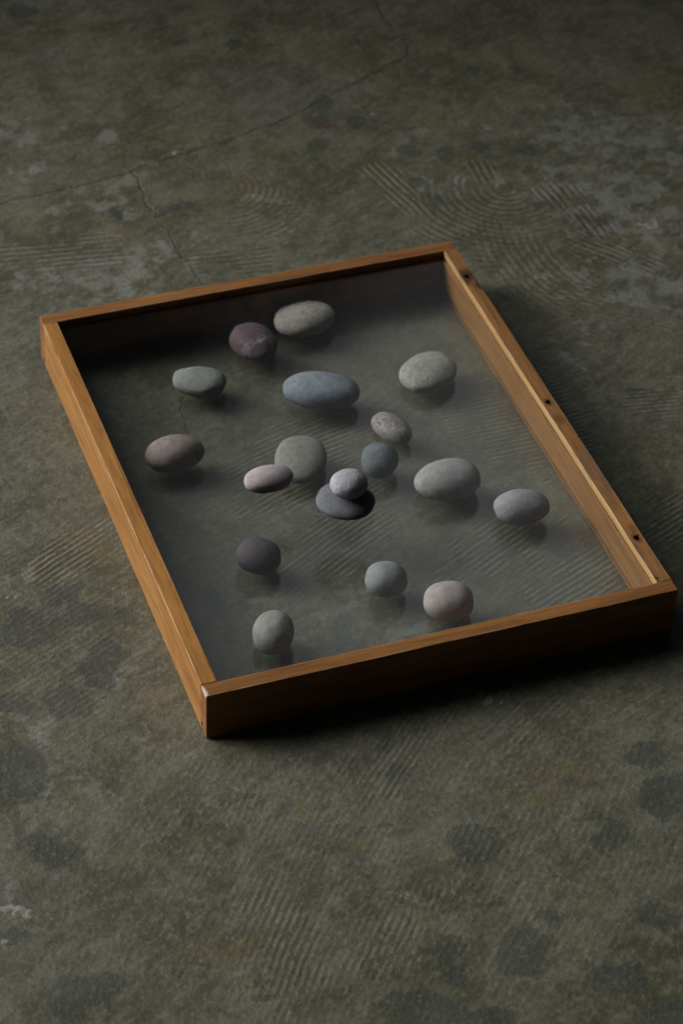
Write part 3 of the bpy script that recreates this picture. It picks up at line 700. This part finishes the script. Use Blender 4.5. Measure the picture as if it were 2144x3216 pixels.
pebble('pinkish brown oval pebble close to the left rail', (0.0628, 0.2850, G0, 0.0236, 0.0162, 0.0128, -2.7),
       stone_mat('pink_brown_stone', (0.222, 0.182, 0.174), (0.190, 0.154, 0.148), 8.8, (0.10, 0.07, 0.06), 0.18, 260, bump=0.35), 8.7, egg=-0.05, lump=0.04)
pebble('broad round olive grey pebble partly hidden behind the small pink one', (0.1559, 0.2522, G0, 0.0205, 0.0268, 0.0095, -20.4),
       stone_mat('olive_grey_stone', (0.185, 0.184, 0.168), (0.160, 0.160, 0.147), 9.9, (0.065, 0.065, 0.055), 0.18, 260, bump=0.4), 9.9, lump=0.03, flat=0.3)
pebble('small pale pink pebble resting on the upper glass', (0.1135, 0.2052, G1, 0.0195, 0.0129, 0.0085, 0.1),
       stone_mat('pale_pink_stone', (0.310, 0.274, 0.286), (0.265, 0.226, 0.240), 10.1, None, bump=0.3, grain=0.30), 10.3, lump=0.035, egg=-0.03, group='pebbles on top of the glass')
flat_top = pebble('flat dark slate pebble on the upper glass carrying a smaller one', (0.1613, 0.1650, G1, 0.0223, 0.0204, 0.0074, -35.1),
       stone_mat('dark_slate_stone', (0.108, 0.116, 0.134), (0.090, 0.097, 0.114), 11.2, None, pale=(0.20, 0.205, 0.215), pale_amt=0.35, bump=0.4), 11.4, lump=0.035, group='pebbles on top of the glass')
pz = max((v.co.z for v in flat_top.data.vertices if abs(v.co.x) < 0.006 and abs(v.co.y) < 0.006))
pebble('small light grey pitted pebble balanced on the flat dark one', (0.1631, 0.1651, G1 + pz - 0.0001, 0.0149, 0.0138, 0.0088, 25.1),
       stone_mat('light_grey_stone', (0.290, 0.288, 0.320), (0.250, 0.248, 0.276), 12.3, (0.12, 0.115, 0.125), 0.4, 420, bump=0.5), 12.7, lump=0.05, group='pebbles on top of the glass')
pebble('large smooth grey egg shaped pebble', (0.2552, 0.1914, G0, 0.0267, 0.0197, 0.013, -2.1),
       stone_mat('warm_grey_stone', (0.242, 0.240, 0.240), (0.212, 0.210, 0.212), 13.4, (0.11, 0.105, 0.10), 0.18, 420, bump=0.45), 13.1, egg=0.12, lump=0.03)
pebble('lilac grey pebble beside the right rail, low in the picture', (0.2983, 0.1438, G0, 0.0217, 0.0148, 0.013, -13.1),
       stone_mat('lilac_grey_stone', (0.225, 0.224, 0.246), (0.190, 0.190, 0.210), 14.5, (0.10, 0.10, 0.11), 0.18, 520, bump=0.45), 14.2, egg=-0.06, lump=0.05)
pebble('dark purple pebble, darkest of all', (0.0886, 0.1520, G0, 0.0175, 0.0157, 0.0125, -44.1),
       stone_mat('dark_purple_stone', (0.060, 0.050, 0.060), (0.050, 0.042, 0.052), 15.6, None, bump=0.35, grain=0.28), 15.1, lump=0.05)
pebble('round pale blue green pebble left of the pale pink round one', (0.1709, 0.0994, G0, 0.0159, 0.0146, 0.0125, -13.5),
       stone_mat('blue_green_stone', (0.190, 0.205, 0.210), (0.164, 0.178, 0.184), 16.7, None, pale=(0.24, 0.25, 0.25), pale_amt=0.25, bump=0.35, grain=0.28), 16.9, lump=0.04)
pebble('round pale pink pebble beside the front rail', (0.2063, 0.0626, G0, 0.0188, 0.0164, 0.013, -13.0),
       stone_mat('rosy_stone', (0.294, 0.259, 0.257), (0.258, 0.224, 0.223), 17.8, None, pale=(0.36, 0.33, 0.32), pale_amt=0.2, bump=0.25, grain=0.28), 17.2, lump=0.04)
pebble('rough grey pebble in the near left corner of the case', (0.0725, 0.0695, G0, 0.0152, 0.0182, 0.0135, -25.0),
       stone_mat('rough_grey_stone', (0.220, 0.220, 0.209), (0.182, 0.182, 0.173), 18.9, (0.10, 0.10, 0.09), 0.2, 240, bump=0.6), 18.3, lump=0.045, sq=2.15)
